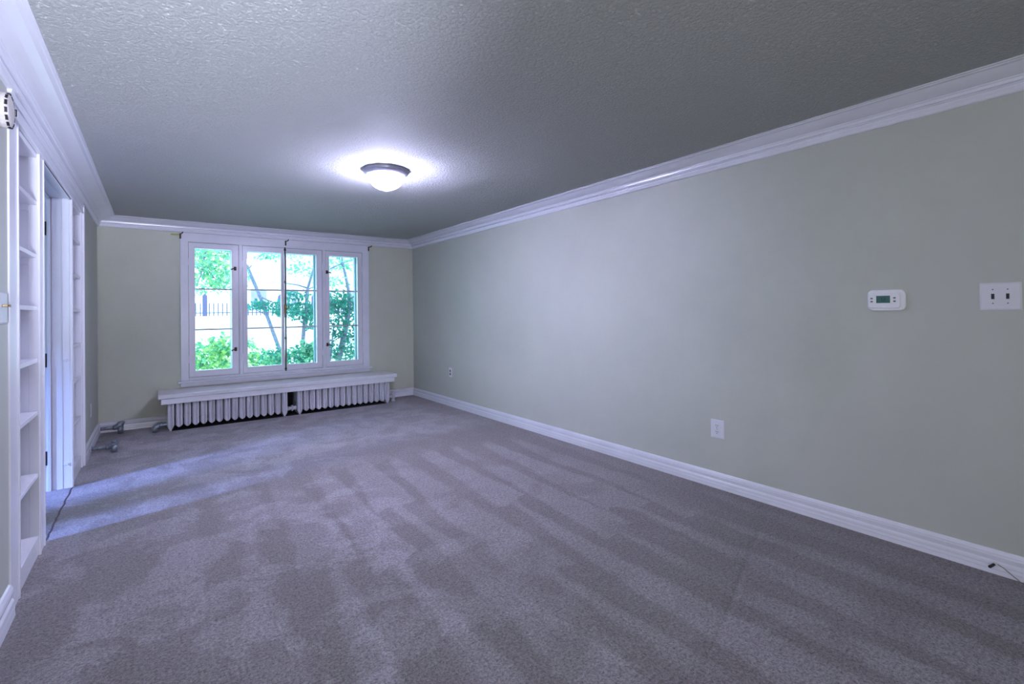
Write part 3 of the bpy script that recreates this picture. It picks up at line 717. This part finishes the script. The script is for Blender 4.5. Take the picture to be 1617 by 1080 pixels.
def E(u, v, Y, ru, rv, ry=.5):
    """blob covering ru x rv pixels about (u, v)"""
    c_ = at(u, v, Y); a = at(u+ru, v, Y); b_ = at(u, v+rv, Y); return (c_, (abs(a.x-c_.x), ry, abs(b_.z-c_.z)))
def tp(L, Y): return [(at(u, v, Y), r) for u, v, r in L]
def down(L, Y, u):
    p = at(u, 600, Y); return [(Vector((p.x, Y, GZ)), L[0][1]*1.15)]+L
# leaning thin tree seen in the second sash
tree('thin leaning tree with blue-grey trunk outside the second sash', down(tp([(451, 578, .054), (437, 540, .042), (424, 505, .040), (408, 462, .036), (392, 425, .034), (376, 385, .028), (366, 350, .02)], 12), 12, 462),
     [tp([(410, 468, .015), (432, 478, .012), (462, 484, .008)], 12), tp([(420, 497, .014), (398, 486, .010), (384, 480, .007)], 12), tp([(392, 425, .012), (412, 402, .009), (440, 396, .006)], 12)],
     [('leaf_dark', [E(440, 484, 12, 40, 9, .4), E(400, 482, 12, 18, 7, .4), E(455, 494, 12, 26, 8, .4)], 620, .075), ('leaf_mid', [E(425, 402, 12, 22, 9, .4), E(388, 440, 12, 6, 14, .3)], 150, .07)])
# forked tree, third sash
tree('forked slender tree with fine twigs outside the third sash', down(tp([(481, 578, .040), (478, 545, .038), (480, 515, .036), (484, 480, .034), (486, 455, .030)], 10.0), 10.0, 481),
     [tp([(486, 455, .024), (493, 432, .022), (500, 408, .018), (497, 380, .012)], 10.0), tp([(486, 455, .016), (470, 450, .012), (448, 447, .008)], 10.0), tp([(486, 457, .014), (502, 450, .010), (530, 420, .006)], 10.0)],
     [('leaf_dark', [E(478, 492, 10.0, 24, 16, .3), E(470, 468, 10.0, 20, 9, .3), E(490, 505, 10.0, 14, 16, .3)], 640, .068), ('leaf_mid', [E(478, 425, 10.0, 30, 14, .3), E(470, 404, 10.0, 26, 7, .3)], 150, .065)])
# dense dark tree, fourth sash
tree('dense dark leafy tree filling the right sash', down(tp([(532, 580, .055), (540, 545, .052), (547, 512, .048), (552, 482, .040), (550, 455, .028), (542, 420, .018), (536, 380, .012)], 8.6), 8.6, 528),
     [tp([(548, 440, .014), (535, 405, .010), (520, 398, .007)], 8.6), tp([(522, 424, .013), (540, 416, .012), (562, 408, .009)], 8.6), tp([(547, 512, .02), (530, 490, .014), (518, 470, .010)], 8.6), tp([(519, 585, .02), (524, 545, .016), (527, 510, .010)], 8.6)],
     [('leaf_dark', [E(545, 500, 8.6, 36, 36, .3), E(540, 550, 8.6, 30, 30, .3), E(535, 478, 8.6, 26, 20, .3)], 1500, .066), ('leaf_mid', [E(543, 416, 8.6, 28, 14, .3), E(530, 446, 8.6, 20, 10, .3), E(548, 560, 8.6, 26, 18, .3)], 340, .065)])
# big tree whose canopy hangs into the first sash
tree('broad bright green tree whose branches hang into the left sash', [(Vector((-1.6, 10.5, GZ)), .14), (Vector((-1.5, 10.5, 1.5)), .12), (Vector((-1.2, 10.4, 3.2)), .09)],
     [[(Vector((-1.4, 10.4, 2.4)), .05), (at(330, 380, 10), .022), (at(322, 408, 9.8), .016), (at(318, 432, 9.8), .010), (at(310, 452, 9.8), .006)], [(Vector((-1.3, 10.4, 2.9)), .04), (at(330, 430, 10.2), .012), (at(352, 452, 10.2), .008), (at(366, 470, 10.2), .005)]],
     [('leaf_mid', [E(320, 412, 9.9, 34, 26, .6), E(345, 442, 10.1, 26, 22, .5), E(352, 400, 10.1, 24, 14, .5), E(312, 455, 9.8, 16, 16, .4)], 760, .078), ('leaf_bright', [E(335, 420, 10.2, 40, 40, .7)], 300, .08)])
# shrubs along the foot of the window
def shrub(label, blobs, mats, n, s, u, Y):
    c_ = at(u, 585, Y); base = Vector((c_.x, Y, GZ))
    return tree(label, [(base, .03), (Vector((c_.x+.02, Y, c_.z-.1)), .02), (Vector((c_.x+.05, Y, c_.z+.05)), .012)], [],
                [(mt, blobs, int(n/len(mats)), s) for mt in mats], 'shrubs outside the window', 'shrub')
shrub('bright green feathery shrub below the left sash', [E(335, 572, 9.0, 44, 34, .4), E(352, 545, 9.0, 18, 18, .35)], ['leaf_bright', 'leaf_mid'], 1100, .085, 330, 9.0)
shrub('yellow-green shrub behind the leaning trunk, below the second sash', [E(415, 578, 11.0, 38, 26, .3), E(392, 552, 11.0, 14, 18, .3)], ['leaf_bright', 'leaf_mid'], 800, .088, 412, 11.0)
shrub('darker shrub below the meeting of the middle sashes', [E(435, 568, 9.1, 26, 22, .25), E(462, 572, 9.1, 26, 22, .25)], ['leaf_dark', 'leaf_mid'], 560, .075, 444, 9.1)
shrub('round dark green shrub below the third sash', [E(480, 564, 8.1, 22, 26, .22), E(496, 560, 8.1, 12, 22, .22)], ['leaf_dark', 'leaf_mid'], 640, .064, 484, 8.1)

# garden wall with iron pickets
t = thing('garden_wall', 'white garden wall topped with thin iron pickets across the yard', 'wall', (8, 22, GZ))
boxo('wall_body', (-1, 16, 22, 22.2, GZ, 1.15), 'siding', t)
boxo('rail', (-1, 16, 22.08, 22.12, 1.26, 1.30), 'iron', t)
for k in range(52):
    bm = bm_new(); x = .2+k*.15; hgt = 1.62 if k % 9 else 1.95; wdt = .018 if k % 9 else .08
    box(bm, x-wdt, x+wdt, 22.07, 22.13, 1.15, hgt); 
    tipv = bm.verts.new((x, 22.10, hgt+.10)); tops = [v for v in bm.verts if abs(v.co.z-hgt) < 1e-4]
    tops.sort(key=lambda v: math.atan2(v.co.y-22.1, v.co.x-x))
    for i in range(4): bm.faces.new((tops[i], tops[(i+1) % 4], tipv))
    obj('picket' if k % 9 else 'gate_post', bm, 'iron', t)
# neighbour's house
t = thing('house', 'pale house with grey gabled roof beyond the garden wall', 'house', (9, 36, GZ))
bm = bm_new(); box(bm, 4.4, 15, 36, 42, GZ, 3.6); obj('house_wall', bm, 'siding', t)
bm = bm_new()
for a, b_ in (((3.9, 35.4), (15.5, 39)),):
    v = [bm.verts.new(p) for p in ((3.9, 35.4, 3.45), (15.5, 35.4, 3.45), (15.5, 39, 6.0), (3.9, 39, 6.0), (3.9, 42.6, 3.45), (15.5, 42.6, 3.45),
                                   (3.9, 35.4, 3.30), (15.5, 35.4, 3.30), (15.5, 39, 5.85), (3.9, 39, 5.85), (3.9, 42.6, 3.30), (15.5, 42.6, 3.30))]
    for f_ in ((0, 1, 2, 3), (3, 2, 5, 4), (7, 6, 9, 8), (8, 9, 10, 11), (0, 6, 7, 1), (4, 5, 11, 10), (0, 3, 9, 6), (3, 4, 10, 9), (1, 7, 8, 2), (2, 8, 11, 5)): bm.faces.new([v[i] for i in f_])
obj('roof', bm, 'roof', t)
boxo('chimney', (8.6, 9.4, 37.2, 38.0, 4.2, 6.9), 'siding', t)
for x in (5.6, 7.6, 9.9, 12.2):
    f_ = boxo('window_frame', (x-.55, x+.55, 35.94, 35.999, 1.7, 3.0), 'siding', t)
    for i in (-1, 1): boxo('pane', (x+i*.26-.21, x+i*.26+.21, 35.92, 35.939, 1.8, 2.9), 'farglass', f_)
